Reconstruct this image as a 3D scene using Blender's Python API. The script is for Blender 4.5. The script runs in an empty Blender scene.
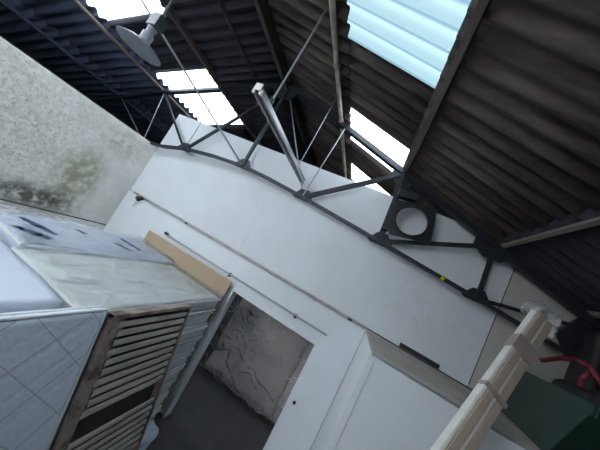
import bpy, bmesh, math, random
from mathutils import Vector, Matrix, noise
random.seed(7)
H = 3.08                                   # camera height above the floor (m)
S = bpy.context.scene
C = S.collection

# ------------------------------------------------------------------ camera
def make_camera():
    roll, pitch, yaw = [math.radians(a) for a in (28.2, 6.9, 18.1)]
    f = Vector((-math.sin(yaw)*math.cos(pitch), math.cos(yaw)*math.cos(pitch), math.sin(pitch)))
    rt = Vector((math.cos(yaw), math.sin(yaw), 0)); up = rt.cross(f)
    sr = rt*math.cos(roll) + up*math.sin(roll)
    su = -rt*math.sin(roll) + up*math.cos(roll)
    cd = bpy.data.cameras.new('camera'); cam = bpy.data.objects.new('camera', cd); C.objects.link(cam)
    m = Matrix((sr, su, -f)).transposed().to_4x4(); m.translation = (0, 0, H)
    cam.matrix_world = m
    cd.sensor_width = 36; cd.lens = 36*231/600; cd.clip_start = 0.05
    S.camera = cam
make_camera()

# ------------------------------------------------------------------ sky, exposure
SKY = 12.0
w = bpy.data.worlds.new('sky'); S.world = w; w.use_nodes = True
bg = w.node_tree.nodes['Background']
bg.inputs[0].default_value = (0.90, 0.95, 1.0, 1); bg.inputs[1].default_value = SKY
S.view_settings.view_transform = 'Standard'; S.view_settings.look = 'None'
S.view_settings.gamma = 1; S.view_settings.use_curve_mapping = False
S.view_settings.exposure = -0.36
# ------------------------------------------------------------------ materials
def mat(name, col, rough=0.7, metal=0.0, var=0.0, vcol=None, vscale=4.0, bump=0.0, bscale=30.0, spec=0.4, coat=0.0, vlo=0.4, vhi=0.65, stretch=None, detail=6):
    m = bpy.data.materials.new(name); m.use_nodes = True
    nt = m.node_tree; N = nt.nodes; L = nt.links; p = N['Principled BSDF']
    p.inputs['Base Color'].default_value = (*col, 1); p.inputs['Roughness'].default_value = rough
    p.inputs['Metallic'].default_value = metal; p.inputs['Specular IOR Level'].default_value = spec
    p.inputs['Coat Weight'].default_value = coat
    tc = N.new('ShaderNodeTexCoord'); mp = N.new('ShaderNodeMapping')
    L.new(tc.outputs['Object'], mp.inputs['Vector'])
    if stretch: mp.inputs['Scale'].default_value = stretch
    m['map'] = mp.name
    if var > 0:
        n = N.new('ShaderNodeTexNoise'); n.inputs['Scale'].default_value = vscale; n.inputs['Detail'].default_value = detail
        n.inputs['Roughness'].default_value = 0.62
        r = N.new('ShaderNodeMapRange'); r.inputs['From Min'].default_value = vlo; r.inputs['From Max'].default_value = vhi
        r.inputs['To Max'].default_value = var
        mx = N.new('ShaderNodeMix'); mx.data_type = 'RGBA'
        L.new(mp.outputs[0], n.inputs['Vector']); L.new(n.outputs[0], r.inputs[0]); L.new(r.outputs[0], mx.inputs[0])
        mx.inputs[6].default_value = (*col, 1); mx.inputs[7].default_value = (*(vcol or [c*0.5 for c in col]), 1)
        L.new(mx.outputs[2], p.inputs['Base Color']); m['mix'] = mx.name
    if bump > 0:
        n = N.new('ShaderNodeTexNoise'); n.inputs['Scale'].default_value = bscale; n.inputs['Detail'].default_value = 4
        b = N.new('ShaderNodeBump'); b.inputs['Strength'].default_value = bump; b.inputs['Distance'].default_value = 0.02
        L.new(mp.outputs[0], n.inputs['Vector']); L.new(n.outputs[0], b.inputs['Height']); L.new(b.outputs[0], p.inputs['Normal'])
    return m

def layer(m, vec_fn, col, fac):
    """mix another stain on top of a material; vec_fn(N, L, coord socket) -> factor socket"""
    nt = m.node_tree; N = nt.nodes; L = nt.links; p = N['Principled BSDF']
    mp = N[m['map']]
    fs = vec_fn(N, L, mp.outputs[0])
    mx = N.new('ShaderNodeMix'); mx.data_type = 'RGBA'
    ins = p.inputs['Base Color']
    if ins.is_linked: L.new(ins.links[0].from_socket, mx.inputs[6])
    else: mx.inputs[6].default_value = ins.default_value
    mx.inputs[7].default_value = (*col, 1)
    mu = N.new('ShaderNodeMath'); mu.operation = 'MULTIPLY'; mu.inputs[1].default_value = fac
    L.new(fs, mu.inputs[0]); L.new(mu.outputs[0], mx.inputs[0]); L.new(mx.outputs[2], ins)

def blob(cx, cy, cz, rx, ry, rz, nscale=5.0, nlo=0.35, nhi=0.6):
    """an irregular patch around a place on the surface, broken up by noise"""
    def f(N, L, v):
        s = N.new('ShaderNodeMapping'); s.vector_type = 'TEXTURE'
        s.inputs['Location'].default_value = (cx, cy, cz); s.inputs['Scale'].default_value = (rx, ry, rz)
        L.new(v, s.inputs['Vector'])
        ln = N.new('ShaderNodeVectorMath'); ln.operation = 'LENGTH'; L.new(s.outputs[0], ln.inputs[0])
        r = N.new('ShaderNodeMapRange'); r.inputs['From Min'].default_value = 1.0; r.inputs['From Max'].default_value = 0.35
        L.new(ln.outputs['Value'], r.inputs[0])
        n = N.new('ShaderNodeTexNoise'); n.inputs['Scale'].default_value = nscale; n.inputs['Detail'].default_value = 9
        n.inputs['Roughness'].default_value = 0.7
        L.new(v, n.inputs['Vector'])
        r2 = N.new('ShaderNodeMapRange'); r2.inputs['From Min'].default_value = nlo; r2.inputs['From Max'].default_value = nhi
        L.new(n.outputs[0], r2.inputs[0])
        mu = N.new('ShaderNodeMath'); mu.operation = 'MULTIPLY'; L.new(r.outputs[0], mu.inputs[0]); L.new(r2.outputs[0], mu.inputs[1])
        return mu.outputs[0]
    return f

def film_mat(name, tint=(0.9, 0.95, 1.0), gloss=0.3, haze=0.12, rough=.16):
    m = bpy.data.materials.new(name); m.use_nodes = True
    nt = m.node_tree; N = nt.nodes; L = nt.links; N.remove(N['Principled BSDF'])
    out = N['Material Output']
    t = N.new('ShaderNodeBsdfTransparent'); g = N.new('ShaderNodeBsdfGlossy'); d = N.new('ShaderNodeBsdfDiffuse')
    g.inputs['Roughness'].default_value = rough; d.inputs['Color'].default_value = (*tint, 1)
    g.inputs['Color'].default_value = (1, 1, 1, 1)
    lw = N.new('ShaderNodeLayerWeight'); lw.inputs['Blend'].default_value = gloss
    tc = N.new('ShaderNodeTexCoord'); n = N.new('ShaderNodeTexNoise'); n.inputs['Scale'].default_value = 6; n.inputs['Detail'].default_value = 4
    n.inputs['Distortion'].default_value = 1.5
    b = N.new('ShaderNodeBump'); b.inputs['Strength'].default_value = 0.3; b.inputs['Distance'].default_value = 0.03
    L.new(tc.outputs['Object'], n.inputs['Vector']); L.new(n.outputs[0], b.inputs['Height'])
    L.new(b.outputs[0], g.inputs['Normal']); L.new(b.outputs[0], lw.inputs['Normal'])
    m1 = N.new('ShaderNodeMixShader'); m1.inputs[0].default_value = haze; L.new(t.outputs[0], m1.inputs[1]); L.new(d.outputs[0], m1.inputs[2])
    m2 = N.new('ShaderNodeMixShader'); L.new(lw.outputs['Fresnel'], m2.inputs[0]); L.new(m1.outputs[0], m2.inputs[1]); L.new(g.outputs[0], m2.inputs[2])
    L.new(m2.outputs[0], out.inputs[0])
    return m

def sheet_mat(name, col, tr):
    m = bpy.data.materials.new(name); m.use_nodes = True
    nt = m.node_tree; N = nt.nodes; L = nt.links; N.remove(N['Principled BSDF'])
    a = N.new('ShaderNodeBsdfTransparent'); b = N.new('ShaderNodeBsdfTranslucent'); mx = N.new('ShaderNodeMixShader')
    a.inputs[0].default_value = (*col, 1); b.inputs[0].default_value = (*col, 1); mx.inputs[0].default_value = 1-tr
    # corrugation shading put into the colour as darker stripes along the valleys
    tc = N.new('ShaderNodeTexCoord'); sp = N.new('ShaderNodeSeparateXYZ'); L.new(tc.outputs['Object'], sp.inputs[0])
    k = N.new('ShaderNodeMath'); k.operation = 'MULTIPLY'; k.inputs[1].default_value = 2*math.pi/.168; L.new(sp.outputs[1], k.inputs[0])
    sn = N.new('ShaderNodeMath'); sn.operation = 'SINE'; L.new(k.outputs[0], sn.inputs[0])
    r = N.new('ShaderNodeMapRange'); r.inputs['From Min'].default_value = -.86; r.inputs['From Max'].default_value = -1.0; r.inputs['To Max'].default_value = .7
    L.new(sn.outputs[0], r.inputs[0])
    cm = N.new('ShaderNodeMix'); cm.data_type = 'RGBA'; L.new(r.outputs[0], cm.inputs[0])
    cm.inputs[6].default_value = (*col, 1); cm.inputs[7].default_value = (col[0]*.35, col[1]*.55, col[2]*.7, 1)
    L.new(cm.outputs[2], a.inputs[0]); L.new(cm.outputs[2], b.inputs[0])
    L.new(a.outputs[0], mx.inputs[1]); L.new(b.outputs[0], mx.inputs[2]); L.new(mx.outputs[0], N['Material Output'].inputs[0])
    return m

M = {}
M['wall'] = mat('white_painted_board', (0.70, 0.745, 0.78), 0.55, var=0.5, vcol=(0.62, 0.65, 0.68), vscale=1.6, bump=0.04, bscale=8)
for c in ((1.5, 3.6, H+.1, .8, .5, .28), (.75, 3.6, H+.15, .5, .5, .5)):
    layer(M['wall'], blob(*c, nscale=7, nlo=.53, nhi=.56), (0.50, 0.50, 0.48), 0.22)
M['doorwall'] = mat('white_painted_door_wall', (0.72, 0.765, 0.80), 0.5, var=0.35, vcol=(0.60, 0.64, 0.67), vscale=1.2, bump=0.03, bscale=6)
M['left'] = mat('weathered_plaster', (0.84, 0.84, 0.80), 0.9, var=0.45, vcol=(0.62, 0.62, 0.56), vscale=3.0, bump=0.5, bscale=14, vlo=.4, vhi=.6, detail=10)
layer(M['left'], blob(-4.8, 1.3, H-.2, .8, 1.9, 1.9, nscale=13, nlo=.42, nhi=.58), (0.46, 0.47, 0.40), 0.55)
layer(M['left'], blob(-4.8, 1.5, H-.3, .8, 1.5, 1.6, nscale=24, nlo=.55, nhi=.62), (0.22, 0.22, 0.18), 0.6)
layer(M['left'], blob(-4.8, 2.72, H-.62, .8, .42, .80, nscale=7, nlo=.34, nhi=.55), (0.25, 0.25, 0.13), 0.8)
layer(M['left'], blob(-4.8, 2.35, H-1.12, .8, .75, .26, nscale=7, nlo=.36, nhi=.52), (0.07, 0.075, 0.055), 0.9)
layer(M['left'], blob(-4.8, 3.05, H+.30, .8, .6, .32, nscale=10, nlo=.42, nhi=.58), (0.40, 0.36, 0.24), 0.6)
layer(M['left'], blob(-4.8, 2.0, H-1.5, .8, 1.2, .2, nscale=6, nlo=.42, nhi=.58), (0.36, 0.34, 0.28), 0.7)
M['beige'] = mat('dusty_board_top', (0.42, 0.39, 0.35), 0.85, var=0.5, vcol=(0.24, 0.22, 0.19), vscale=3)
M['floor'] = mat('dark_concrete', (0.065, 0.065, 0.068), 0.75, var=0.7, vcol=(0.04, 0.04, 0.042), vscale=2.5, bump=0.2, bscale=20)
M['roof'] = mat('fibre_cement_sheet', (0.040, 0.032, 0.031), 0.85, var=0.9, vcol=(0.125, 0.102, 0.090), vscale=2.2, bump=0.25, bscale=12, stretch=(0.5, 3.5, 1))  # pale streaks paint in light catching the corrugation waves
M['roofdark'] = mat('dark_sheet', (0.024, 0.026, 0.036), 0.85, var=0.6, vcol=(0.042, 0.040, 0.048), vscale=2.0, bump=0.2, bscale=25, stretch=(0.5, 2.2, 1))  # darker tone of roof sheet
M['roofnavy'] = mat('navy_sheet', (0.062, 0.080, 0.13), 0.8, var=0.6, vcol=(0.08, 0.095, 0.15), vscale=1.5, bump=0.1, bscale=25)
M['outer'] = mat('dark_brick', (0.05, 0.048, 0.05), 0.9, var=0.6, vscale=6, bump=0.3)
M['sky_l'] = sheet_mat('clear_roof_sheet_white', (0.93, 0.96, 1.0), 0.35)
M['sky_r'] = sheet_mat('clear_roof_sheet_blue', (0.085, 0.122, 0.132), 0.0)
M['steel'] = mat('dark_painted_steel', (0.022, 0.027, 0.035), 0.45, metal=0.2, var=0.4, vcol=(0.035, 0.035, 0.04), vscale=9)
M['steel2'] = mat('grey_steel', (0.038, 0.046, 0.055), 0.45, metal=0.3, var=0.4, vscale=12)
M['rod'] = mat('galvanised_rod', (0.32, 0.34, 0.36), 0.35, metal=0.7)
M['pipe'] = mat('galvanised_pipe', (0.62, 0.52, 0.40), 0.35, metal=0.4, var=0.7, vcol=(0.15, 0.12, 0.10), vscale=3)
M['timber_d'] = mat('dark_timber', (0.055, 0.043, 0.04), 0.8, var=0.6, vcol=(0.10, 0.08, 0.07), vscale=6, bump=0.2, stretch=(3, .4, 3))
M['timber_m'] = mat('brown_timber', (0.08, 0.065, 0.06), 0.8, var=0.6, vcol=(0.13, 0.11, 0.10), vscale=6, bump=0.2, stretch=(3, .4, 3))
M['timber_l'] = mat('pale_timber', (0.20, 0.17, 0.14), 0.8, var=0.6, vcol=(0.13, 0.10, 0.08), vscale=6, bump=0.2, stretch=(3, .4, 3))
M['conduit'] = mat('weathered_conduit', (0.42, 0.40, 0.37), 0.5, var=0.7, vcol=(0.22, 0.19, 0.16), vscale=9, stretch=(.6, 1, 1))
M['conduit2'] = mat('grey_conduit', (0.36, 0.39, 0.41), 0.4, metal=0.3)
M['black'] = mat('black_plastic', (0.012, 0.012, 0.014), 0.55, bump=0.3, bscale=10)
M['yellow'] = mat('yellow_plastic', (0.65, 0.50, 0.04), 0.5)
M['mattress'] = mat('quilted_white_fabric', (0.60, 0.66, 0.74), 0.75, var=0.4, vcol=(0.50, 0.56, 0.63), vscale=5, bump=0.25, bscale=22)
M['mattress_g'] = mat('quilted_grey_fabric', (0.66, 0.70, 0.72), 0.8, var=0.5, vcol=(0.48, 0.51, 0.53), vscale=7, bump=0.5, bscale=40)
M['piping'] = mat('piping_fabric', (0.66, 0.69, 0.70), 0.7)
M['pipeshadow'] = mat('grey_piping', (0.30, 0.33, 0.35), 0.7)
M['wrapped'] = mat('cream_wrapped_fabric', (0.66, 0.70, 0.68), 0.5, var=0.5, vcol=(0.56, 0.58, 0.52), vscale=3, coat=0.3)
M['sheet'] = mat('bluish_wrap', (0.54, 0.60, 0.69), 0.45, var=0.4, vcol=(0.45, 0.52, 0.63), vscale=4, bump=0.3, bscale=7, coat=0.3)
def quilt_lines(N, L, v):
    """two families of straight stitch lines crossing in diamonds"""
    sp = N.new('ShaderNodeSeparateXYZ'); L.new(v, sp.inputs[0]); res = []
    def M_(op, a, b_=None):
        n = N.new('ShaderNodeMath'); n.operation = op
        for i, q in enumerate((a, b_)):
            if q is None: continue
            if isinstance(q, (int, float)): n.inputs[i].default_value = q
            else: L.new(q, n.inputs[i])
        return n.outputs[0]
    for ky, off, per in ((1.0, 3.12, .32), (-.85, .745, .36)):
        a = M_('ADD', sp.outputs[2], M_('MULTIPLY', sp.outputs[1], ky))
        d = M_('ABSOLUTE', M_('SUBTRACT', M_('FRACT', M_('ADD', M_('DIVIDE', M_('SUBTRACT', a, off), per), 10.5)), .5))
        res.append(M_('LESS_THAN', d, .017))
    return M_('MAXIMUM', *res)
M['mattress_q'] = mat('diamond_quilted_fabric', (0.64, 0.70, 0.80), 0.75, var=0.4, vcol=(0.58, 0.64, 0.74), vscale=5, bump=0.12, bscale=22)
layer(M['mattress_q'], quilt_lines, (0.27, 0.33, 0.42), 0.6)
M['wall_b'] = mat('beige_painted_board', (0.50, 0.485, 0.465), 0.6, var=0.5, vcol=(0.44, 0.41, 0.38), vscale=2)
M['film'] = film_mat('clear_plastic_film')
M['film3'] = film_mat('milky_plastic', tint=(.5, .5, .5), gloss=.3, haze=.4)
M['film2'] = film_mat('clear_plastic_film_dim', gloss=0.3, haze=0.14, rough=.3)
M['ink'] = mat('dark_blue_ink', (0.05, 0.075, 0.15), 0.5)
M['card'] = mat('brown_cardboard', (0.43, 0.33, 0.235), 0.8, var=0.4, vcol=(0.37, 0.275, 0.19), vscale=5)
M['sofa'] = mat('taupe_upholstery', (0.56, 0.50, 0.475), 0.8, var=0.6, vcol=(0.42, 0.37, 0.35), vscale=2.5, bump=0.1, bscale=6)
M['slat'] = mat('weathered_slat', (0.44, 0.40, 0.37), 0.75, var=0.7, vcol=(0.25, 0.22, 0.20), vscale=10, stretch=(1, .3, 1), bump=.2)
M['stile'] = mat('worn_brown_rail', (0.27, 0.22, 0.20), 0.75, var=0.9, vcol=(0.10, 0.07, 0.06), vscale=7, vlo=.45, vhi=.6, bump=.2)
M['dark_cloth'] = mat('dark_backing', (0.06, 0.055, 0.055), 0.9, var=.5, vscale=6)
M['foam'] = mat('white_polystyrene', (0.62, 0.61, 0.57), 0.85, var=0.5, vcol=(0.48, 0.46, 0.42), vscale=10, bump=.3, bscale=40)
M['cardg'] = mat('grey_brown_cardboard', (0.34, 0.28, 0.23), 0.8, var=0.5, vcol=(0.26, 0.21, 0.17), vscale=8)
M['tape'] = mat('brown_tape', (0.26, 0.22, 0.20), 0.35, coat=.4)
M['green'] = mat('dark_green_plastic', (0.010, 0.034, 0.026), 0.5, var=0.5, vcol=(0.02, 0.06, 0.05), vscale=5)
M['red'] = mat('red_painted_tube', (0.20, 0.022, 0.035), 0.4)
M['lamp'] = mat('pale_grey_reflector', (0.24, 0.28, 0.32), 0.5, metal=0.2, var=0.3, vscale=8)
M['lampwhite'] = mat('white_ballast_label', (0.7, 0.7, 0.66), 0.6)
M['tubeglass'] = mat('unlit_tube_glass', (0.45, 0.47, 0.48), 0.25, coat=.4)
M['alu'] = mat('aluminium_channel', (0.18, 0.19, 0.20), 0.35, metal=0.7)
M['rag'] = mat('white_rag', (0.5, 0.5, 0.48), 0.8, bump=.3)

# ------------------------------------------------------------------ mesh helpers
def B(): return bmesh.new()
def V(x, y, z): return Vector((x, y, z+H))           # z given relative to eye height
def add_box(bm, c, s, rot=None):
    r = bmesh.ops.create_cube(bm, size=1.0)
    m = Matrix.Translation(Vector(c)) @ (rot.to_4x4() if rot is not None else Matrix()) @ Matrix.Diagonal((*s, 1))
    bmesh.ops.transform(bm, matrix=m, verts=r['verts']); return r['verts']
def frame(d, up=(0, 0, 1)):
    d = Vector(d).normalized(); u = Vector(up)
    if abs(d.dot(u)) > .98: u = Vector((0, 1, 0))
    y = (u - d*u.dot(d)).normalized(); x = y.cross(d)
    return Matrix((x, y, d)).transposed()
def add_beam(bm, p, q, w, h, up=(0, 0, 1)):
    p, q = Vector(p), Vector(q); add_box(bm, (p+q)/2, (w, h, (q-p).length), frame(q-p, up))
def add_angle(bm, p, q, w, t=.008, up=(0, 0, 1)):
    """L section steel"""
    p, q = Vector(p), Vector(q); R = frame(q-p, up); c = (p+q)/2; l = (q-p).length
    add_box(bm, c + R @ Vector((0, w/2, 0)), (w, t, l), R)
    add_box(bm, c + R @ Vector((-w/2, 0, 0)), (t, w, l), R)
def add_tube(bm, p, q, r, n=12, r2=None):
    p, q = Vector(p), Vector(q)
    g = bmesh.ops.create_cone(bm, cap_ends=True, segments=n, radius1=r, radius2=r if r2 is None else r2, depth=(q-p).length)
    m = Matrix.Translation((p+q)/2) @ frame(q-p).to_4x4()
    bmesh.ops.transform(bm, matrix=m, verts=g['verts'])
def add_path(bm, pts, r, n=10):
    for a, b in zip(pts, pts[1:]): add_tube(bm, a, b, r, n)
    for a in pts[1:-1]:
        g = bmesh.ops.create_icosphere(bm, subdivisions=2, radius=r*1.02)
        bmesh.ops.translate(bm, verts=g['verts'], vec=Vector(a))
def add_prism(bm, pts, vec):
    """polygon pts extruded by vec"""
    vec = Vector(vec); a = [bm.verts.new(Vector(p)) for p in pts]; b = [bm.verts.new(Vector(p)+vec) for p in pts]
    n = len(pts); bm.faces.new(a); bm.faces.new(b[::-1])
    for i in range(n): bm.faces.new((a[i], b[i], b[(i+1) % n], a[(i+1) % n]))
def add_lathe(bm, prof, c, n=32, axis=None):
    R = axis if axis is not None else Matrix.Identity(3); c = Vector(c); rings = []
    for r, z in prof:
        rings.append([bm.verts.new(c + R @ Vector((r*math.cos(2*math.pi*i/n), r*math.sin(2*math.pi*i/n), z))) for i in range(n)])
    for a, b in zip(rings, rings[1:]):
        for i in range(n): bm.faces.new((a[i], a[(i+1) % n], b[(i+1) % n], b[i]))
    if prof[0] != prof[-1]:
        if prof[0][0] > 1e-4: bm.faces.new(rings[0][::-1])
        if prof[-1][0] > 1e-4: bm.faces.new(rings[-1])
def add_soft(bm, lo, hi, cell=.08, rnd=.04, amp=.01, ns=3.0, seed=0):
    """rounded box with gently uneven surface"""
    lo, hi = Vector(lo), Vector(hi); sz = hi-lo
    n = [max(2, round(sz[i]/cell)) for i in range(3)]; vs = {}
    def vert(i, j, k):
        if (i, j, k) in vs: return vs[i, j, k]
        t = [i/n[0], j/n[1], k/n[2]]
        p = Vector([lo[a]+sz[a]*t[a] for a in range(3)])
        q = Vector([min(max(p[a], lo[a]+rnd), hi[a]-rnd) for a in range(3)])
        d = p-q
        if d.length > 1e-6:
            p = q + d.normalized()*rnd
            nn = d.normalized()
        else: nn = Vector((0, 0, 1))
        p += nn*amp*noise.noise(p*ns + Vector((seed*7.1, seed, 0)))
        vs[i, j, k] = bm.verts.new(p); return vs[i, j, k]
    for a in range(3):
        b, c = [(1, 2), (2, 0), (0, 1)][a]
        for side in (0, n[a]):
            for i in range(n[b]):
                for j in range(n[c]):
                    q = []
                    for (u, v) in ((i, j), (i+1, j), (i+1, j+1), (i, j+1)):
                        idx = [0, 0, 0]; idx[a] = side; idx[b] = u; idx[c] = v; q.append(vert(*idx))
                    bm.faces.new(q if side else q[::-1])
def obj(name, bm, m, parent=None, bevel=0, smooth=False, seg=2):
    bmesh.ops.recalc_face_normals(bm, faces=bm.faces)
    me = bpy.data.meshes.new(name); bm.to_mesh(me); bm.free()
    o = bpy.data.objects.new(name, me); C.objects.link(o); me.materials.append(M[m] if isinstance(m, str) else m)
    if parent is not None: o.parent = parent
    if smooth:
        for p in me.polygons: p.use_smooth = True
    if bevel:
        b = o.modifiers.new('bevel', 'BEVEL'); b.width = bevel; b.segments = seg; b.limit_method = 'ANGLE'
    return o
def tag(o, label, cat, group=None):
    o['label'] = label; o['category'] = cat
    if group: o['group'] = group
    return o
def thing(name, label, cat, group=None, loc=(0, 0, 0)):
    o = bpy.data.objects.new(name, None); C.objects.link(o); o.location = loc; o.empty_display_size = .1
    return tag(o, label, cat, group)
def put(o, parent):
    """parent o, keeping its world place (parents are unrotated)"""
    o.parent = parent; o.location = -parent.location if True else o.location
    return o
def struct(name, bm, m, bevel=0, smooth=False):
    o = obj(name, bm, m, None, bevel, smooth); o['kind'] = 'structure'; return o

# ------------------------------------------------------------------ the shed
YB, YF = -3.0, 9.0            # shed runs from behind the camera to far behind the back wall
XL, XR, XE = -4.84, 2.75, -7.7
RIDGE = -2.63
SL, SRL = 0.362, 0.358
def roof_r(x): return 2.87 - SL*(x-RIDGE)
def roof_l(x): return 2.87 + SRL*(x-RIDGE)
def rz(x): return roof_r(x) if x > RIDGE else roof_l(x)

b = B(); add_box(b, ((XE+XR)/2, 3, -.05), (XR-XE+.4, 12.4, .1)); struct('floor', b, 'floor')
# left partition wall, lower band slightly proud
b = B(); add_box(b, (XL-.09, (YB+3.72)/2, (H+.62)/2), (.18, 3.72-YB, H+.62)); struct('wall_left', b, 'left', .01)
b = B(); add_box(b, (XL+.008, (YB+3.56)/2, (H-1.29)/2), (.02, 3.56-YB, H-1.29)); struct('wall_left_lower', b, 'left', .004)
b = B(); add_box(b, (XL+.010, (YB+3.56)/2, H-1.285), (.022, 3.56-YB, .014)); struct('trim_7', b, 'timber_d')
# back wall: upper boards reaching up behind the truss, cut by the roof
b = B()
xt = RIDGE + (2.87-.10-1.50)/SL
xs = 1.70
add_prism(b, [V(XL, 3.60, -.43), V(XL, 3.60, 1.50), V(xt, 3.60, 1.50), V(xs, 3.60, roof_r(xs)-.10), V(xs, 3.60, -.43)], (0, .10, 0))
struct('wall_back_upper', b, 'wall', .004)
b = B(); add_prism(b, [V(xs+.008, 3.605, -.43), V(xs+.008, 3.605, roof_r(xs)-.10), V(XR, 3.605, roof_r(XR)-.10), V(XR, 3.605, -.43)], (0, .10, 0))
struct('wall_back_end', b, 'wall_b', .004)
# lower door wall with the opening, a touch proud
b = B(); y0, y1 = 3.565, 3.70; zt = H-.44; dl, dr, dh = -1.62, -.125, H-1.0
add_box(b, ((XL+dl)/2, (y0+y1)/2, zt/2), (dl-XL-.03, y1-y0, zt))
add_box(b, ((dr+.40)/2, (y0+y1)/2, zt/2), (.40-dr, y1-y0, zt))
add_box(b, ((dl+dr)/2-.0, (y0+y1)/2, (zt+dh)/2), (dr-dl+.03, y1-y0, zt-dh))
struct('wall_back', b, 'doorwall', .004)
# boxed-in room at the right: front, side and dusty top
b = B(); add_box(b, ((.40+XR)/2+.01, 2.42, (H-.47)/2), (XR-.40-.02, .04, H-.47)); struct('wall_right_front', b, 'doorwall', .003)
b = B(); add_box(b, (.42, 3.0, (H-.47)/2), (.04, 1.10, H-.47)); struct('wall_right_side', b, 'doorwall', .003)
b = B(); add_box(b, ((.40+XR)/2, 3.0, H-.455), (XR-.40, 1.19, .03)); struct('ceiling_right', b, 'beige', .003)
b = B(); add_box(b, ((.40+XR)/2, 2.395, H-.452), (XR-.40, .012, .02)); struct('trim_1', b, 'conduit2', .003)
# outer shell
b = B(); add_box(b, (XE-.1, 3, (H+1.0)/2), (.2, 12, H+1.0)); struct('wall_outer_left', b, 'outer')
b = B(); add_box(b, (XR+.1, 3, (H+.85)/2), (.2, 12, H+.85)); struct('wall_right', b, 'outer')
def gable(y, x0, x1, name):
    b = B(); pts = [(x0, y, 0), (x0, y, H+rz(x0)-.06)]
    if x0 < RIDGE < x1: pts.append((RIDGE, y, H+rz(RIDGE)-.06))
    pts += [(x1, y, H+rz(x1)-.06), (x1, y, 0)]
    add_prism(b, pts, (0, .2, 0)); return struct(name, b, 'outer')
gable(YF-.2, XE, XR, 'wall_far')
gable(YB, -1.9, XR, 'wall_front_unseen'); gable(YB, XE, -3.4, 'wall_front_left_unseen')  # unseen gable pieces; the gap between is placed to let fill light in
b = B(); add_box(b, (-2.65, YB+.1, 1.25), (1.5, .2, 2.5)); struct('wall_front_sill_unseen', b, 'outer')  # closes the lower part of that unseen light gap
# room behind the doorway
b = B(); add_box(b, (-1.9, 6.6, (H-.5)/2), (5.8, .1, H-.5)); struct('wall_inner_back', b, 'outer')
b = B(); add_box(b, (-4.75, 5.15, (H-.5)/2), (.1, 2.9, H-.5)); struct('wall_inner_left', b, 'outer')
b = B(); add_box(b, (.95, 5.15, (H-.5)/2), (.1, 2.9, H-.5)); struct('wall_inner_right', b, 'outer')

# corrugated roof: courses of sheets with clear sheets let in
PITCH, AMP = .168, .034
def corr(xa, xb, ya, yb, off, phase=0.0):
    b = B(); n = max(2, int((yb-ya)/PITCH*10)); nx = 2; rows = []
    for i in range(nx+1):
        x = xa+(xb-xa)*i/nx
        rows.append([b.verts.new((x, ya+(yb-ya)*j/n, H+rz(x)+off+AMP*math.sin(2*math.pi*(ya+(yb-ya)*j/n)/PITCH+phase))) for j in range(n+1)])
    for r0, r1 in zip(rows, rows[1:]):
        for j in range(n): b.faces.new((r0[j], r0[j+1], r1[j+1], r1[j]))
    return b
def sheet(name, xa, xb, ya, yb, off, m, thick=.008):
    o = struct(name, corr(xa, xb, ya, yb, off), m, smooth=True)
    if not m.startswith('sky'):
        s = o.modifiers.new('thickness', 'SOLIDIFY'); s.thickness = thick; s.offset = 0
    return o
def course(base, xa, xb, off, m, lights, skymat, first):
    cuts = []; y = YB
    for (a, c) in lights:
        sheet(base, xa, xb, y, a+.04, off, m); y = c-.04
    sheet(base, xa, xb, y, YF, off, m)
    for k, (a, c) in enumerate(lights):
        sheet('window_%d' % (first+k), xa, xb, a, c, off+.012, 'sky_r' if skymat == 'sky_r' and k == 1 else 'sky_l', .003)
rightlights = [(-2.8, -.05), (.25, 2.06), (3.01, 3.92), (4.64, 5.6)]  # first span is out of view, added for more light from above
leftlights = [(-2.8, -.5), (-.1, 2.12), (3.05, 4.75)]  # first span likewise unseen, added to brighten the interior
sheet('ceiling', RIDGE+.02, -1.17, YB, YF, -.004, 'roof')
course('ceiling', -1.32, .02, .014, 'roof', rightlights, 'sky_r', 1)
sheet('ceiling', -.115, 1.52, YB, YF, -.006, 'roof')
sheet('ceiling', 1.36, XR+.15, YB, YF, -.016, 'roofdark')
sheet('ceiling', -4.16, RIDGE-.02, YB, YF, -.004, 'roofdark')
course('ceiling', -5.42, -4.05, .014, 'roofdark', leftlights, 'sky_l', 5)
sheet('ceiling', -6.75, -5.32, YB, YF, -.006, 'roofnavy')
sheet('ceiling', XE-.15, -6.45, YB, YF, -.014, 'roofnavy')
b = B(); add_prism(b, [(RIDGE-.2, YB, H+2.87-.02), (RIDGE, YB, H+2.87+.07), (RIDGE+.2, YB, H+2.87-.02), (RIDGE, YB, H+2.87+.05)], (0, YF-YB, 0)); struct('trim_2', b, 'roofdark')

# purlins running the length of the shed
def purlin(name, x, w, h, m, label, drop=.045):
    b = B(); z = H+rz(x)-drop-h/2
    ang = math.atan(SL if x > RIDGE else -SRL)
    add_box(b, (x, (YB+.05+YF-.25)/2, z), (w, YF-YB-.3, h), Matrix.Rotation(ang, 3, 'Y'))
    return tag(obj(name, b, m, None, .004), label, 'roof beam')
purlin('purlin', -.035, .06, .05, 'timber_m', 'brown roof beam along the lower edge of the blue roof lights')
purlin('purlin', 1.42, .045, .05, 'timber_l', 'pale brown roof beam highest on the dark right slope, ending at the steel truss joint')
purlin('purlin', 2.42, .05, .05, 'timber_l', 'pale roof beam low on the right slope near the eaves')
purlin('purlin', -5.42, .05, .04, 'timber_l', 'thin pale roof beam along the lower edge of the white left roof lights')
purlin('purlin', -4.02, .06, .09, 'timber_d', 'dark roof beam along the upper edge of the white left roof lights')
purlin('purlin', -3.25, .035, .04, 'roofdark', 'thin dark roof beam just left of the ridge')
purlin('purlin', -6.7, .05, .05, 'roofnavy', 'dark roof beam beyond the top of the mossy left wall')
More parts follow.
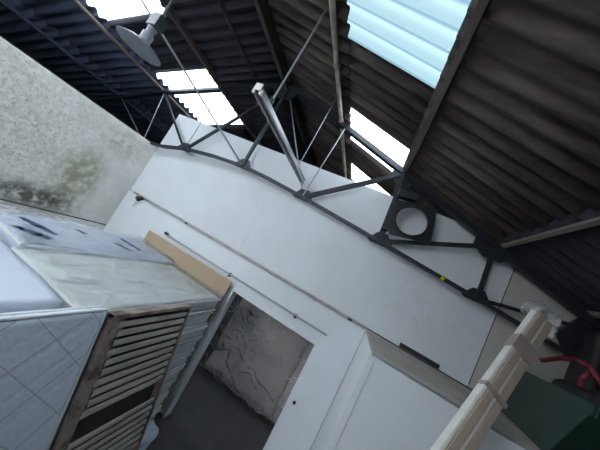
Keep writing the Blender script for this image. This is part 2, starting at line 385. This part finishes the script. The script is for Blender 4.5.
b = B(); add_box(b, (RIDGE, 3, H+2.87-.14), (.07, 11.7, .2)); tag(obj('ridge_beam', b, 'timber_d', None, .005), 'dark ridge beam along the very top of the shed roof', 'roof beam')
# galvanised pipe below the right slope
t = thing('roof_pipe', 'galvanised metal pipe running along the shed under the right roof slope', 'pipe', None, (-1.34, -2.9, H+2.34))
px, pz = -1.34, H+2.335
b = B(); add_tube(b, (px, -2.9, pz), (px, 8.7, pz), .034, 16); put(obj('pipe', b, 'pipe', None, smooth=False), t)
for y in (.9, 2.35, 3.4, 4.8):
    b = B(); add_tube(b, (px, y-.035, pz), (px, y+.035, pz), .042, 16); put(obj('pipe_joint', b, 'pipe', None), t)
    b = B(); add_box(b, (px, y, pz+.055), (.03, .03, .08)); put(obj('pipe_bracket', b, 'steel2', None), t)

# ------------------------------------------------------------------ steel roof truss
YT = 3.45
def T(x, z, dy=0): return Vector((x, YT+dy, z+H))
t = thing('roof_truss', 'dark steel roof truss spanning the shed in front of the white back wall', 'roof truss', None, (RIDGE, YT, H+2.77))
APEX = (-2.63, 2.74)
topL = [(-7.55, .80), (-5.37, 1.74), APEX]; topR = [APEX, (-1.22, 2.27), (-.05, 1.84), (1.32, 1.31), (2.62, .84)]
n0, n1, n2, n3, n4, n5 = (-4.52, .66), (-4.01, .80), (-2.61, .95), (-1.31, .87), (.03, .73), (1.38, .58)
def chord(name, pts, w, m='steel'):
    b = B()
    for p, q in zip(pts, pts[1:]):
        add_angle(b, T(*p, -.012), T(*q, -.012), w, .012, (0, -1, 0)); add_angle(b, T(*p, .012), T(*q, .012), w, .012, (0, 1, 0))
    return put(obj(name, b, m, None), t)
chord('top_chord', [(-7.55, .84), (-5.37, 1.78), APEX], .055); chord('top_chord', topR, .07)
bc = [(-7.5, .30), n0, n1, (-3.3, .90), n2, (-2.0, .925), n3, n4, n5, (2.5, .44), (2.6, .42)]
chord('bottom_chord', bc, .045, 'steel2')
def strut(p, q, w=.04, m='steel', dy=0):
    b = B(); add_angle(b, T(*p, dy), T(*q, dy), w, .01, (0, -1, 0)); put(obj('strut', b, m, None), t)
def rod(p, q, r=.010, m='rod', dy=0):
    b = B(); add_tube(b, T(*p, dy), T(*q, dy), r, 8); put(obj('tie_rod', b, m, None), t)
strut((-5.37, 1.78), n1, .045, 'steel2'); strut(n1, (-2.66, 2.70), .04, 'steel2', .02); strut(n2, (-2.6, 2.70), .045, 'steel2', -.02)
strut(n3, (-.06, 1.82), .06); strut(n4, (-.05, 1.84), .055, 'steel', -.02); strut((.06, .74), (-.01, 1.84), .04, 'steel', .03)
strut(n4, (1.32, 1.28), .05); strut(n5, (1.34, 1.28), .055, 'steel2'); strut(n5, (2.45, .80), .04)
rod(n1, (-4.0, 2.26)); rod((-5.37, 1.74), (-5.1, .58), .009); rod((-6.5, 1.30), (-5.22, .64), .009)
rod(n3, (-2.60, 2.66), .012, 'rod', .02); rod(n3, (-1.22, 2.25), .011, 'rod', -.03)
def gusset(pts, m='steel'):
    b = B(); add_prism(b, [T(*p, -.02) for p in pts], (0, .04, 0)); put(obj('gusset_plate', b, m, None, .003), t)
def gus(c, r, s=1, m='steel2'):
    gusset([(c[0]-r*1.5, c[1]-r*.2), (c[0]-r*.7, c[1]+r*1.0), (c[0]+r*.5, c[1]+r*1.15), (c[0]+r*1.5, c[1]-r*.15), (c[0]+r*1.1, c[1]-r*.35), (c[0]-r*1.1, c[1]-r*.4)], m)
gus(n1, .11); gus(n2, .12); gus(n3, .12, 1, 'steel'); gus((n4[0]+.03, n4[1]), .12, 1, 'steel'); gus(n5, .11, 1, 'steel')
gusset([(1.12, 1.42), (1.40, 1.34), (1.56, 1.20), (1.47, 1.13), (1.28, 1.12), (1.12, 1.22)])
gusset([(-.22, 1.90), (-.02, 1.86), (.16, 1.74), (.06, 1.62), (-.10, 1.64), (-.22, 1.74)])
gusset([(-2.95, 2.62), (-2.63, 2.80), (-2.35, 2.64), (-2.5, 2.44), (-2.75, 2.44)])
gusset([(2.2, .62), (2.36, .90), (2.6, .82), (2.6, .40), (2.35, .42)])
for c in (n1, n2, n3, n4, n5):
    for dx in (-.1, 0.0, .1):
        b = B(); add_tube(b, T(c[0]+dx, c[1]+.01, -.05), T(c[0]+dx, c[1]+.01, -.018), .011, 6); put(obj('bolt', b, 'steel2', None), t)

# extractor fan housing plate fixed in the truss, round hole in the middle
t = thing('fan_plate', 'black square mounting plate with a large round hole, fixed in the truss panel', 'fan plate', None, (.3, 3.36, H+1.13))
b = B(); corners = [(-.03, 1.36), (.54, 1.44), (.64, .96), (.12, .86)]; cx, cz, R = .31, 1.15, .205
pts = []; inner = []; N_ = 48
ring = []
for i in range(4):
    p, q = corners[i], corners[(i+1) % 4]
    for k in range(12): ring.append((p[0]+(q[0]-p[0])*k/12, p[1]+(q[1]-p[1])*k/12))
a0 = math.atan2(ring[0][1]-cz, ring[0][0]-cx)
va = [b.verts.new((x, 3.33, z+H)) for x, z in ring]; vb = [b.verts.new((x, 3.36, z+H)) for x, z in ring]
def circ(x, z):
    a = math.atan2(z-cz, x-cx); return cx+R*math.cos(a), cz+R*math.sin(a)
ca = [b.verts.new((circ(x, z)[0], 3.33, circ(x, z)[1]+H)) for x, z in ring]; cb = [b.verts.new((circ(x, z)[0], 3.36, circ(x, z)[1]+H)) for x, z in ring]
for i in range(48):
    j = (i+1) % 48
    b.faces.new((va[i], va[j], ca[j], ca[i])); b.faces.new((vb[i], cb[i], cb[j], vb[j]))
    b.faces.new((va[i], vb[i], vb[j], va[j])); b.faces.new((ca[i], ca[j], cb[j], cb[i]))
put(obj('plate', b, 'steel', None), t)
b = B(); add_lathe(b, [(R, 0), (R+.02, 0), (R+.02, .05), (R, .05), (R, 0)], (0, 0, 0), 40)
bmesh.ops.transform(b, matrix=Matrix.Translation((cx, 3.34, cz+H)) @ Matrix.Rotation(math.pi/2, 4, 'X'), verts=b.verts)
put(obj('rim', b, 'black', None), t)
b = B(); add_box(b, (.12, 3.32, H+1.47), (.26, .12, .11), Matrix.Rotation(-.15, 3, 'Y')); add_box(b, (.30, 3.33, H+1.50), (.16, .08, .06)); put(obj('motor_box', b, 'steel', None, .01), t)
b = B(); add_box(b, (.03, 3.35, H+1.09), (.10, .06, .40), Matrix.Rotation(-.07, 3, 'Y')); put(obj('side_bracket', b, 'steel', None, .005), t)
b = B(); add_tube(b, (.925, 3.40, H+.615), (.965, 3.40, H+.61), .028, 12); add_box(b, (.945, 3.40, H+.645), (.03, .03, .03))
tag(obj('clamp', b, 'yellow', None, .004), 'small yellow clamp on the bottom bar of the steel truss', 'clamp')

# ------------------------------------------------------------------ hanging fluorescent batten
bx, bz = -1.46, H+1.13
t = thing('fluorescent_batten', 'long unlit fluorescent light hanging on rods below the ridge', 'ceiling light', None, (bx, 1.6, bz))
b = B(); add_prism(b, [(bx-.035, 1.56, bz-.005), (bx-.022, 1.56, bz+.05), (bx+.022, 1.56, bz+.05), (bx+.035, 1.56, bz-.005)], (0, 1.95, 0)); put(obj('housing', b, 'alu', None, .003), t)
for s in (-1, 1):
    b = B(); add_tube(b, (bx+s*.038, 1.60, bz-.022), (bx+s*.038, 3.48, bz-.022), .014, 14); put(obj('light_tube', b, 'tubeglass', None, smooth=False), t)
    for y in (1.575, 3.49):
        b = B(); add_box(b, (bx+s*.038, y, bz-.015), (.03, .025, .045)); put(obj('tube_holder', b, 'lampwhite', None, .003), t)
b = B(); add_box(b, (bx, 1.553, bz+.02), (.075, .012, .07)); put(obj('end_cap', b, 'lampwhite', None, .004), t)
b = B(); add_tube(b, (bx, 1.80, bz+.05), (bx, 1.80, H+2.42), .010, 8); put(obj('hanging_rod', b, 'rod', None), t)
b = B(); add_tube(b, (bx, 3.05, bz+.05), (bx, 3.05, H+2.42), .006, 8); put(obj('hanging_rod', b, 'rod', None), t)
b = B(); add_tube(b, (bx, 1.80, bz+.05), (bx, 1.80, bz+.12), .02, 10); put(obj('rod_bracket', b, 'steel2', None), t)

# long brace from the truss up to the left slope
b = B(); p0, p1 = T(-2.61, .95, -.06), Vector((-4.34, 1.51, H+2.22)); add_tube(b, p0, p1, .016, 10)
tag(obj('brace_rod', b, 'rod', None), 'thin grey brace rod rising from the truss joint past the round hanging lamp', 'rod')

# high-bay lamp at the left
z0 = 1.30; lc = Vector((-3.37, 1.655, H+z0-.01))
t = thing('high_bay_lamp', 'round pale grey industrial lamp hanging from the left roof slope', 'ceiling light', None, lc)
b = B(); add_lathe(b, [(.0, .09), (.06, .09), (.09, .075), (.17, .04), (.238, 0.0), (.245, -.006), (.238, -.012), (.17, -.018), (.1, -.024), (0, -.026)], lc, 40)
put(obj('reflector', b, 'lamp', None, smooth=True), t)
b = B(); add_lathe(b, [(.060, 0), (.062, .10), (.045, .11), (.045, .17), (.052, .17), (.052, .2), (0, .2)], lc+Vector((0, 0, .09)), 24); put(obj('neck', b, 'lamp', None, smooth=False), t)
b = B(); add_box(b, lc+Vector((.02, 0, .37)), (.17, .12, .17)); put(obj('ballast_box', b, 'steel2', None, .01), t)
b = B(); add_box(b, lc+Vector((.092, -.02, .35)), (.012, .08, .09)); put(obj('label_plate', b, 'lampwhite', None, .002), t)
b = B(); add_box(b, lc+Vector((0, 0, .48)), (.07, .04, .07)); add_tube(b, lc+Vector((0, 0, .5)), Vector((lc.x, lc.y, H+roof_l(lc.x)-.03)), .014, 10); put(obj('stem', b, 'rod', None), t)

# ------------------------------------------------------------------ conduits on the back wall
t = thing('upper_conduit', 'long rusty conduit with joints running along the top of the door wall', 'conduit', None, (-2.2, 3.55, H-.44))
b = B(); add_box(b, ((-4.62+.40)/2, 3.56, H-.425), (5.02, .05, .022)); put(obj('ledge_strip', b, 'conduit', None, .004), t)
b = B(); add_path(b, [(-4.62, 3.53, H-.44), (-3, 3.53, H-.437), (-1.5, 3.53, H-.44), (.38, 3.53, H-.44)], .011, 8); put(obj('tube', b, 'conduit', None), t)
for x in (-3.95, -3.1, -2.5, -1.2, -.4, .15):
    b = B(); add_tube(b, (x-.03, 3.53, H-.44), (x+.03, 3.53, H-.44), .017, 10); put(obj('joint', b, 'steel2' if x in (-3.1, .15) else 'conduit', None), t)
t = thing('junction_box', 'small grey junction with dangling cord at the left end of the upper conduit', 'junction box', None, (-4.42, 3.52, H-.5))
b = B(); add_box(b, (-4.42, 3.52, H-.50), (.09, .05, .07), Matrix.Rotation(.3, 3, 'Y')); add_tube(b, (-4.35, 3.50, H-.46), (-4.35, 3.56, H-.46), .03, 12); put(obj('box', b, 'steel2', None, .006), t)
b = B(); add_path(b, [(-4.43, 3.52, H-.52), (-4.45, 3.535, H-.60), (-4.46, 3.55, H-.70)], .006, 6); put(obj('cord', b, 'conduit2', None), t)
t = thing('lower_conduit', 'shorter grey conduit clipped above the doorway, lower of the two', 'conduit', None, (-1.8, 3.53, H-.79))
b = B(); add_tube(b, (-3.36, 3.53, H-.795), (-.03, 3.53, H-.785), .014, 10); put(obj('tube', b, 'conduit2', None), t)
b = B(); add_tube(b, (-3.40, 3.535, H-.785), (-3.32, 3.535, H-.785), .026, 12); put(obj('end_fitting', b, 'steel2', None), t)
for x in (-1.82, -.55):
    b = B(); add_box(b, (x, 3.545, H-.80), (.035, .05, .06)); put(obj('clip', b, 'steel2', None, .004), t)
b = B(); add_path(b, [(-1.82, 3.53, H-.8), (-1.86, 3.53, H-.87)], .007, 6); put(obj('wire_tail', b, 'conduit2', None), t)
# dark bar under the upper wall
b = B(); add_box(b, (1.10, 3.585, H-.395), (.50, .03, .055)); tag(obj('edge_bar', b, 'steel2', None, .004), 'short dark grey bar along the bottom edge of the upper white wall', 'bar')
b = B(); add_tube(b, (-.03, 3.550, H-1.78), (-.03, 3.566, H-1.78), .022, 14); tag(obj('latch_plug', b, 'black', None), 'small black round latch on the white wall right of the doorway', 'latch')
b = B(); add_box(b, (xs+.004, 3.62, H+.40), (.014, .03, 1.60)); struct('trim_3', b, 'steel2')
b = B(); add_box(b, (-1.93, 3.598, H+.05), (.008, .006, .95)); struct('trim_4', b, 'piping')
b = B(); add_box(b, (.41, 2.425, (H-.47)/2), (.06, .07, H-.49)); struct('trim_5', b, 'doorwall', .004)
b = B(); add_box(b, (dl-.005, 3.6, dh/2), (.03, .16, dh)); add_box(b, (dr+.005, 3.63, dh/2), (.02, .14, dh)); struct('trim_6', b, 'doorwall', .003)

# ------------------------------------------------------------------ mattress stacks
def mattress(lo, hi, label, m, group, seed):
    b = B(); add_soft(b, lo, hi, .06, .035, .010, 7, seed)
    c = (Vector(lo)+Vector(hi))/2
    o = tag(obj('mattress', b, m, None, smooth=True), label, 'mattress', group)
    for z in (lo[2]+.02, hi[2]-.02):
        b = B(); e = .004
        add_path(b, [(lo[0]-e, lo[1]-e, z), (hi[0]+e, lo[1]-e, z), (hi[0]+e, hi[1]+e, z), (lo[0]-e, hi[1]+e, z), (lo[0]-e, lo[1]-e, z)], .012, 8)
        obj('piping', b, 'piping', o)
    return o
NS = 9; zs = (H-1.115)/NS
names = ['bottom', 'second from the bottom', 'third from the bottom', 'fourth from the bottom', 'fifth from the bottom', 'fifth'  , 'third from the top', 'second from the top', 'topmost']
order = ['bottom mattress', 'second mattress up', 'third mattress up', 'fourth mattress up', 'middle mattress', 'fourth mattress down', 'third mattress down', 'second mattress down', 'topmost mattress']
for k in range(NS):
    j = random.uniform(-.012, .03) if k < NS-1 else 0
    mattress((-2.76+j, 1.44+random.uniform(0, .03), k*zs+.002), (-1.655+j, 3.38+random.uniform(-.04, 0), (k+1)*zs-.012), 'white quilted %s of the tall stack left of the doorway' % order[k],
             'wrapped' if k == NS-1 else 'mattress_g', 'mattresses in the stack by the doorway', k)
for k in range(9):
    z2 = (H-1.08)/9
    top = k == 8
    mattress((-3.72, 1.5, k*z2+.002), (-2.80, 3.40, (k+1)*z2-.012),
             'blue-printed plastic wrapped mattress topmost against the mossy left wall side' if top else 'plain %s of the pile under the blue-printed wrapped one' % order[k],
             'sheet', 'mattresses in the pile under the blue-printed one', 20+k)
# plastic film over the two stacks
def crease(p):
    """sharp folds of stiff film, gathered in some areas and calm in others"""
    m = max(0, min(1, noise.noise(p*.9+Vector((5, 5, 5)))*2+.45))
    q = p + Vector((noise.noise(p*2)*.4, noise.noise(p*2+Vector((9, 0, 0)))*.4, 0))
    r1 = max(0, 1-abs(noise.noise(q*1.6)*6)); r2 = max(0, 1-abs(noise.noise(q*3.6+Vector((3, 1, 2)))*4))
    return r1*.9+m*r2*.8+.5*noise.noise(p*1.5)
def wrinkled(x0, x1, y0, y1, z, drop, m, nx=140, ny=220, amp=.02, seed=0):
    b = B(); rows = []
    for i in range(nx+1):
        r = []
        for j in range(ny+1):
            x = x0+(x1-x0)*i/nx; y = y0+(y1-y0)*j/ny
            zz = z+amp*crease(Vector((x*2.2+.8*y, y*1.3-x, seed)))
            e = min(i, nx-i)/nx*(x1-x0)
            if x > x1-.03: zz -= drop*(x-(x1-.03))/.03
            r.append(b.verts.new((x, y, zz)))
        rows.append(r)
    for r0, r1 in zip(rows, rows[1:]):
        for j in range(ny): b.faces.new((r0[j], r0[j+1], r1[j+1], r1[j]))
    return b
tag(obj('plastic_film', wrinkled(-2.79, -1.635, 1.42, 3.40, H-1.105, .12, 'film'), 'film', None, smooth=True), 'clear wrinkled plastic film lying over the tall stack by the doorway', 'plastic film')
pf = tag(obj('plastic_film', wrinkled(-3.76, -2.80, 1.46, 3.42, H-1.068, .03, 'film', seed=5, amp=.03), 'film', None, smooth=True), 'wrinkled plastic film with dark blue print beside the mossy left wall', 'plastic film')
def mark(pts, wd):
    b = B()
    for (x, y), (x2, y2) in zip(pts, pts[1:]):
        d = (Vector((x2, y2, 0))-Vector((x, y, 0))); nrm = Vector((-d.y, d.x, 0)).normalized()*wd/2
        add_prism(b, [(x-nrm.x, y-nrm.y, H-1.030), (x+nrm.x, y+nrm.y, H-1.030), (x2+nrm.x, y2+nrm.y, H-1.030), (x2-nrm.x, y2-nrm.y, H-1.030)], (0, 0, .003))
    obj('printed_mark', b, 'ink', pf)
rm = random.Random(3)
def lettering(p, q, wd, n):
    """a row of blocky slanted printed characters, too crumpled to read"""
    p, q = Vector((*p, 0)), Vector((*q, 0)); d = q-p; nn = Vector((-d.y, d.x, 0)).normalized()
    for k in range(n):
        a = p+d*(k/n); e = d/n*.72; w_ = wd*(1.15-abs(k/n-.45))*rm.uniform(.7, 1.1)
        mark([tuple((a-nn*w_/2)[:2]), tuple((a+nn*w_/2+e*.3)[:2])], .045)
        mark([tuple((a+nn*w_/2+e*.3)[:2]), tuple((a+e+nn*w_/2)[:2])], .03)
        if k % 2: mark([tuple((a-nn*w_/2)[:2]), tuple((a+e-nn*w_/2)[:2])], .03)
        if k % 3 == 0: mark([tuple((a+e-nn*w_/2)[:2]), tuple((a+e+nn*w_/2)[:2])], .04)
lettering((-3.34, 1.66), (-2.98, 1.80), .09, 7)
lettering((-3.02, 1.50), (-2.82, 1.70), .09, 6)
lettering((-3.30, 2.16), (-3.18, 2.22), .05, 2)
lettering((-3.30, 2.75), (-2.90, 2.80), .07, 6)
lettering((-3.05, 2.50), (-2.83, 2.62), .05, 5)
# cardboard panel standing behind the stack
b = B(); add_prism(b, [(-3.70, 3.44, 0), (-1.71, 3.44, 0), (-1.68, 3.44, H-.855), (-3.66, 3.44, H-.875)], (0, .02, 0))
tag(obj('cardboard_panel', b, 'card', None, .003), 'tan cardboard panel standing between the mattress stack and the white wall', 'cardboard')

# plastic wrapped bundle at the near end
b = B(); add_soft(b, (-3.20, .50, .0), (-1.80, 1.40, H-1.11), .07, .03, .012, 4, 3)
o = tag(obj('wrapped_furniture', b, 'sheet', None, smooth=True), 'pale blue-white plastic wrapped bundle nearest on the left, behind the quilted mattress', 'bundle')
# leaning things share this slope
def lean(y, v, w, x0=-1.13, k=.205):
    """v = height, w = distance out of the leaning plane towards the doorway"""
    n = math.hypot(1, k)
    return Vector((x0-k*v+w/n, y, v+w*k/n))
def lean_box(bm, ya, yb, va, vb, w0, w1, **kw):
    pts = [lean(ya, va, w0, **kw), lean(yb, va, w0, **kw), lean(yb, vb, w0, **kw), lean(ya, vb, w0, **kw)]
    n = lean(ya, va, w1, **kw)-lean(ya, va, w0, **kw); add_prism(bm, pts, n)
# quilted mattress leaning, facing the doorway
def quilted():
    kw = dict(x0=-1.16, k=.21); y0, y1, v0, v1, th = .45, 1.555, .03, 2.0, .085
    b = B(); ny, nv = 56, 90
    def h(y, v):
        e = min(y-y0, y1-y, v-v0, v1-v); q = 0.0
        a = (y*.72+v*.72)/.20; c = (v*.80-y*.62)/.16
        for t_ in (a, c):
            f = abs((t_ % 1)-.5)*2; q = max(q, 0)+0
            q -= .006*math.exp(-((1-f)/.10)**2)
        r = max(0, 1-e/.03); return q-.02*r*r
    front = [[b.verts.new(lean(y0+(y1-y0)*i/ny, v0+(v1-v0)*j/nv, h(y0+(y1-y0)*i/ny, v0+(v1-v0)*j/nv), **kw)) for j in range(nv+1)] for i in range(ny+1)]
    back = [[b.verts.new(lean(y0+(y1-y0)*i/ny, v0+(v1-v0)*j/nv, -th-h(y0+(y1-y0)*i/ny, v0+(v1-v0)*j/nv), **kw)) for j in range(nv+1)] for i in range(ny+1)]
    for g, f in ((front, 1), (back, -1)):
        for i in range(ny):
            for j in range(nv):
                q = (g[i][j], g[i+1][j], g[i+1][j+1], g[i][j+1]); b.faces.new(q[::f])
    for i in range(ny):
        for j in (0, nv): b.faces.new((front[i][j], front[i+1][j], back[i+1][j], back[i][j]))
    for j in range(nv):
        for i in (0, ny): b.faces.new((front[i][j], front[i][j+1], back[i][j+1], back[i][j]))
    o = tag(obj('mattress', b, 'mattress_q', None, smooth=True), 'white mattress with diamond quilting leaning nearest the camera at lower left', 'mattress')
    b = B(); c = [(y0, v0), (y1, v0), (y1, v1), (y0, v1), (y0, v0)]
    add_path(b, [lean(y, v, -.012, **kw) for y, v in c], .012, 8); obj('piping', b, 'piping', o)
    b = B(); add_path(b, [lean(y, v, -th+.006, **kw) for y, v in c], .012, 8); obj('piping', b, 'piping', o)
    return o
quilted()
# slatted bed base leaning beside it
fy0, fy1, vt = 1.60, 2.53, 1.975
t = thing('slatted_bed_base', 'worn slatted bed base leaning on its end against the mattress stack', 'bed base', None, (-1.2, 2.06, 0))
def part(name, m, ya, yb, va, vb, w0, w1, bev=.004):
    b = B(); lean_box(b, ya, yb, va, vb, w0, w1); return put(obj(name, b, m, None, bev), t)
part('side_rail', 'stile', fy0, fy0+.075, .0, vt, -.07, 0); part('side_rail', 'stile', fy1-.03, fy1, .0, vt, -.07, 0)
part('top_rail', 'stile', fy0, fy1, vt-.035, vt, -.10, .004); part('bottom_rail', 'stile', fy0+.075, fy1-.03, .0, .08, -.07, 0)
part('backing_cloth', 'dark_cloth', fy0+.03, fy1-.02, .04, vt-.04, -.085, -.078, 0)
v = vt-.095; k = 0
while v > .12:
    if not (1.02 < v < 1.19):
        part('slat', 'slat', fy0+.075+(.03 if k % 3 else .0), fy1-.03, v-(.022 if v > 1.1 else .018), v+(.022 if v > 1.1 else .018), -.035, -.012, .003)
    v -= .076 if v > 1.1 else .070
    k += 1
b = B()
for yy in (fy0+.085,): lean_box(b, yy, yy+.06, 1.15, vt-.04, -.045, -.03)
put(obj('slat_holder', b, 'stile', None, .004), t)

# crumpled bag at the foot of the stack
b = B(); add_soft(b, (-1.62, 2.75, 0), (-1.38, 3.12, .30), .04, .10, .06, 9, 4)
tag(obj('plastic_bag', b, 'sheet', None, smooth=True), 'crumpled white plastic bag on the floor at the foot of the stack', 'bag')

# ------------------------------------------------------------------ wrapped furniture in the next room
t = thing('wrapped_sofa', 'taupe sofa stood on end and wrapped in clear plastic, seen through the doorway', 'sofa', None, (-1, 5.3, 0))
b = B(); add_soft(b, (-2.05, 4.98, .02), (.35, 5.75, 2.05), .09, .10, .05, 2.2, 9); put(obj('body', b, 'sofa', None, smooth=True), t)
b = B(); add_soft(b, (-1.45, 4.92, .10), (-.30, 5.3, 1.95), .08, .10, .05, 3, 11); put(obj('cushion', b, 'sofa', None, smooth=True), t)
b = B(); nx, nz = 220, 200; rows = []
for i in range(nx+1):
    r = []
    for j in range(nz+1):
        x = -2.09+2.3*i/nx; z = .12+1.95*j/nz; p = Vector((x*1.5+z*.6, z*1.8-x*.4, 2.0))
        r.append(b.verts.new((x, 4.83-.022*crease(p), z)))
    rows.append(r)
for r0, r1 in zip(rows, rows[1:]):
    for j in range(nz): b.faces.new((r0[j], r0[j+1], r1[j+1], r1[j]))
put(obj('plastic_wrap', b, 'film2', None, smooth=True), t)

# ------------------------------------------------------------------ long cardboard and foam package, leaning at the right
pa, pb = Vector((1.30, 2.22, H+.455)), Vector((.68, 1.50, H-.78))
d = (pb-pa).normalized()
ln = (H-.78+pa.z-pb.z)
end = pa + d*((pa.z-.02)/(-d.z)) ; L_ = (end-pa).length
side = Vector((1, .25, 0)); side = (side-d*side.dot(d)).normalized(); nrm = side.cross(d)
if nrm.y > 0: nrm = -nrm
t = thing('long_package', 'long taped package of cardboard and white foam leaning up at lower right', 'package', None, end)
def pbox(name, m, s0, s1, w0, w1, l0=0.0, l1=None, bev=.006):
    l1 = L_ if l1 is None else l1; b = B()
    add_prism(b, [pa+side*s+nrm*w_+d*l0 for s, w_ in ((s0, w0), (s1, w0), (s1, w1), (s0, w1))], d*(l1-l0)); return put(obj(name, b, m, None, bev), t)
pbox('foam_edge', 'foam', -.072, -.048, .0, .055); pbox('cardboard_sleeve', 'cardg', -.048, .0, .0, .060)
pbox('foam_strip', 'foam', .0, .026, .0, .048, .02); pbox('cardboard_sleeve', 'cardg', .028, .072, .0, .045, .01)
pbox('tape_band', 'tape', -.076, .075, -.004, .064, .33, .46, .003)
pbox('tape_band', 'tape', -.076, .075, -.004, .063, .80, .83, .003)
b = B(); add_soft(b, (-.10, -.07, -.04), (.10, .07, .07), .02, .04, .03, 18, 6)
Rm = Matrix((side, nrm, -d)).transposed().to_4x4(); Rm.translation = pa
bmesh.ops.transform(b, matrix=Rm, verts=b.verts); put(obj('plastic_end_wrap', b, 'film3', None, smooth=True), t)
b = B(); add_soft(b, (.07, -.02, -.13), (.115, .05, -.02), .015, .018, .02, 20, 2); bmesh.ops.transform(b, matrix=Rm, verts=b.verts); put(obj('plastic_flap', b, 'rag', None, smooth=True), t)

# ------------------------------------------------------------------ things on top of the boxed-in room
zt = H-.44
t = thing('storage_tub', 'dark green plastic tub on the dusty top of the boxed-in room', 'tub', None, (2.25, 3.0, zt))
b = B(); bo = [(1.95, 3.50), (1.78, 2.50), (2.50, 2.46), (2.62, 3.50)]; to = [(2.03, 3.56), (1.83, 2.32), (2.66, 2.34), (2.70, 3.56)]
vb_ = [b.verts.new((x, y, zt)) for x, y in bo]; vt_ = [b.verts.new((x, y, zt+.50)) for x, y in to]
cxm, cym = 2.25, 3.0
vi_ = [b.verts.new((cxm+(x-cxm)*.93, cym+(y-cym)*.95, zt+.50)) for x, y in to]; vj_ = [b.verts.new((cxm+(x-cxm)*.9, cym+(y-cym)*.93, zt+.03)) for x, y in bo]
b.faces.new(vb_); b.faces.new(vj_)
for i in range(4):
    j = (i+1) % 4
    b.faces.new((vb_[i], vb_[j], vt_[j], vt_[i])); b.faces.new((vt_[i], vt_[j], vi_[j], vi_[i])); b.faces.new((vi_[i], vi_[j], vj_[j], vj_[i]))
put(obj('body', b, 'green', None, .006), t)
b = B()
for i in range(4):
    p, q = to[i], to[(i+1) % 4]; add_beam(b, (p[0], p[1], zt+.46), (q[0], q[1], zt+.46), .03, .085)
put(obj('rim', b, 'green', None, .005), t)
for yy in (2.75, 3.1):
    b = B(); add_beam(b, (1.90+(yy-2.75)*.17, yy, zt+.06), (1.90+(yy-2.75)*.17, yy, zt+.40), .03, .03); put(obj('rib', b, 'green', None), t)
b = B(); add_soft(b, (2.04, 2.55, zt+.08), (2.46, 3.10, zt+.60), .06, .10, .08, 5, 2)
tag(obj('black_bag', b, 'black', None, smooth=True), 'black rumpled plastic bag lying in the green tub', 'bag')
b = B(); add_path(b, [V(1.88, 3.0, .22), V(2.02, 3.0, .33), V(2.12, 3.0, .38), V(2.20, 2.95, .37), V(2.32, 2.9, .22), V(2.36, 2.85, .14)], .022, 12)
rr = tag(obj('tube_handle', b, 'red', None, smooth=True), 'red bent metal tube handle sticking out of the green tub', 'handle')
b = B(); add_path(b, [V(2.16, 2.93, .14), V(2.17, 2.95, .24), V(2.22, 2.96, .32), V(2.27, 2.93, .30)], .02, 12); obj('cross_tube', b, 'red', rr, smooth=True)
b = B(); add_soft(b, (2.34, 3.14, zt+.06), (2.60, 3.42, H+.78), .07, .06, .05, 4, 8)
tag(obj('black_sack', b, 'black', None, smooth=True), 'tall black sack standing in the far end of the green tub', 'sack')
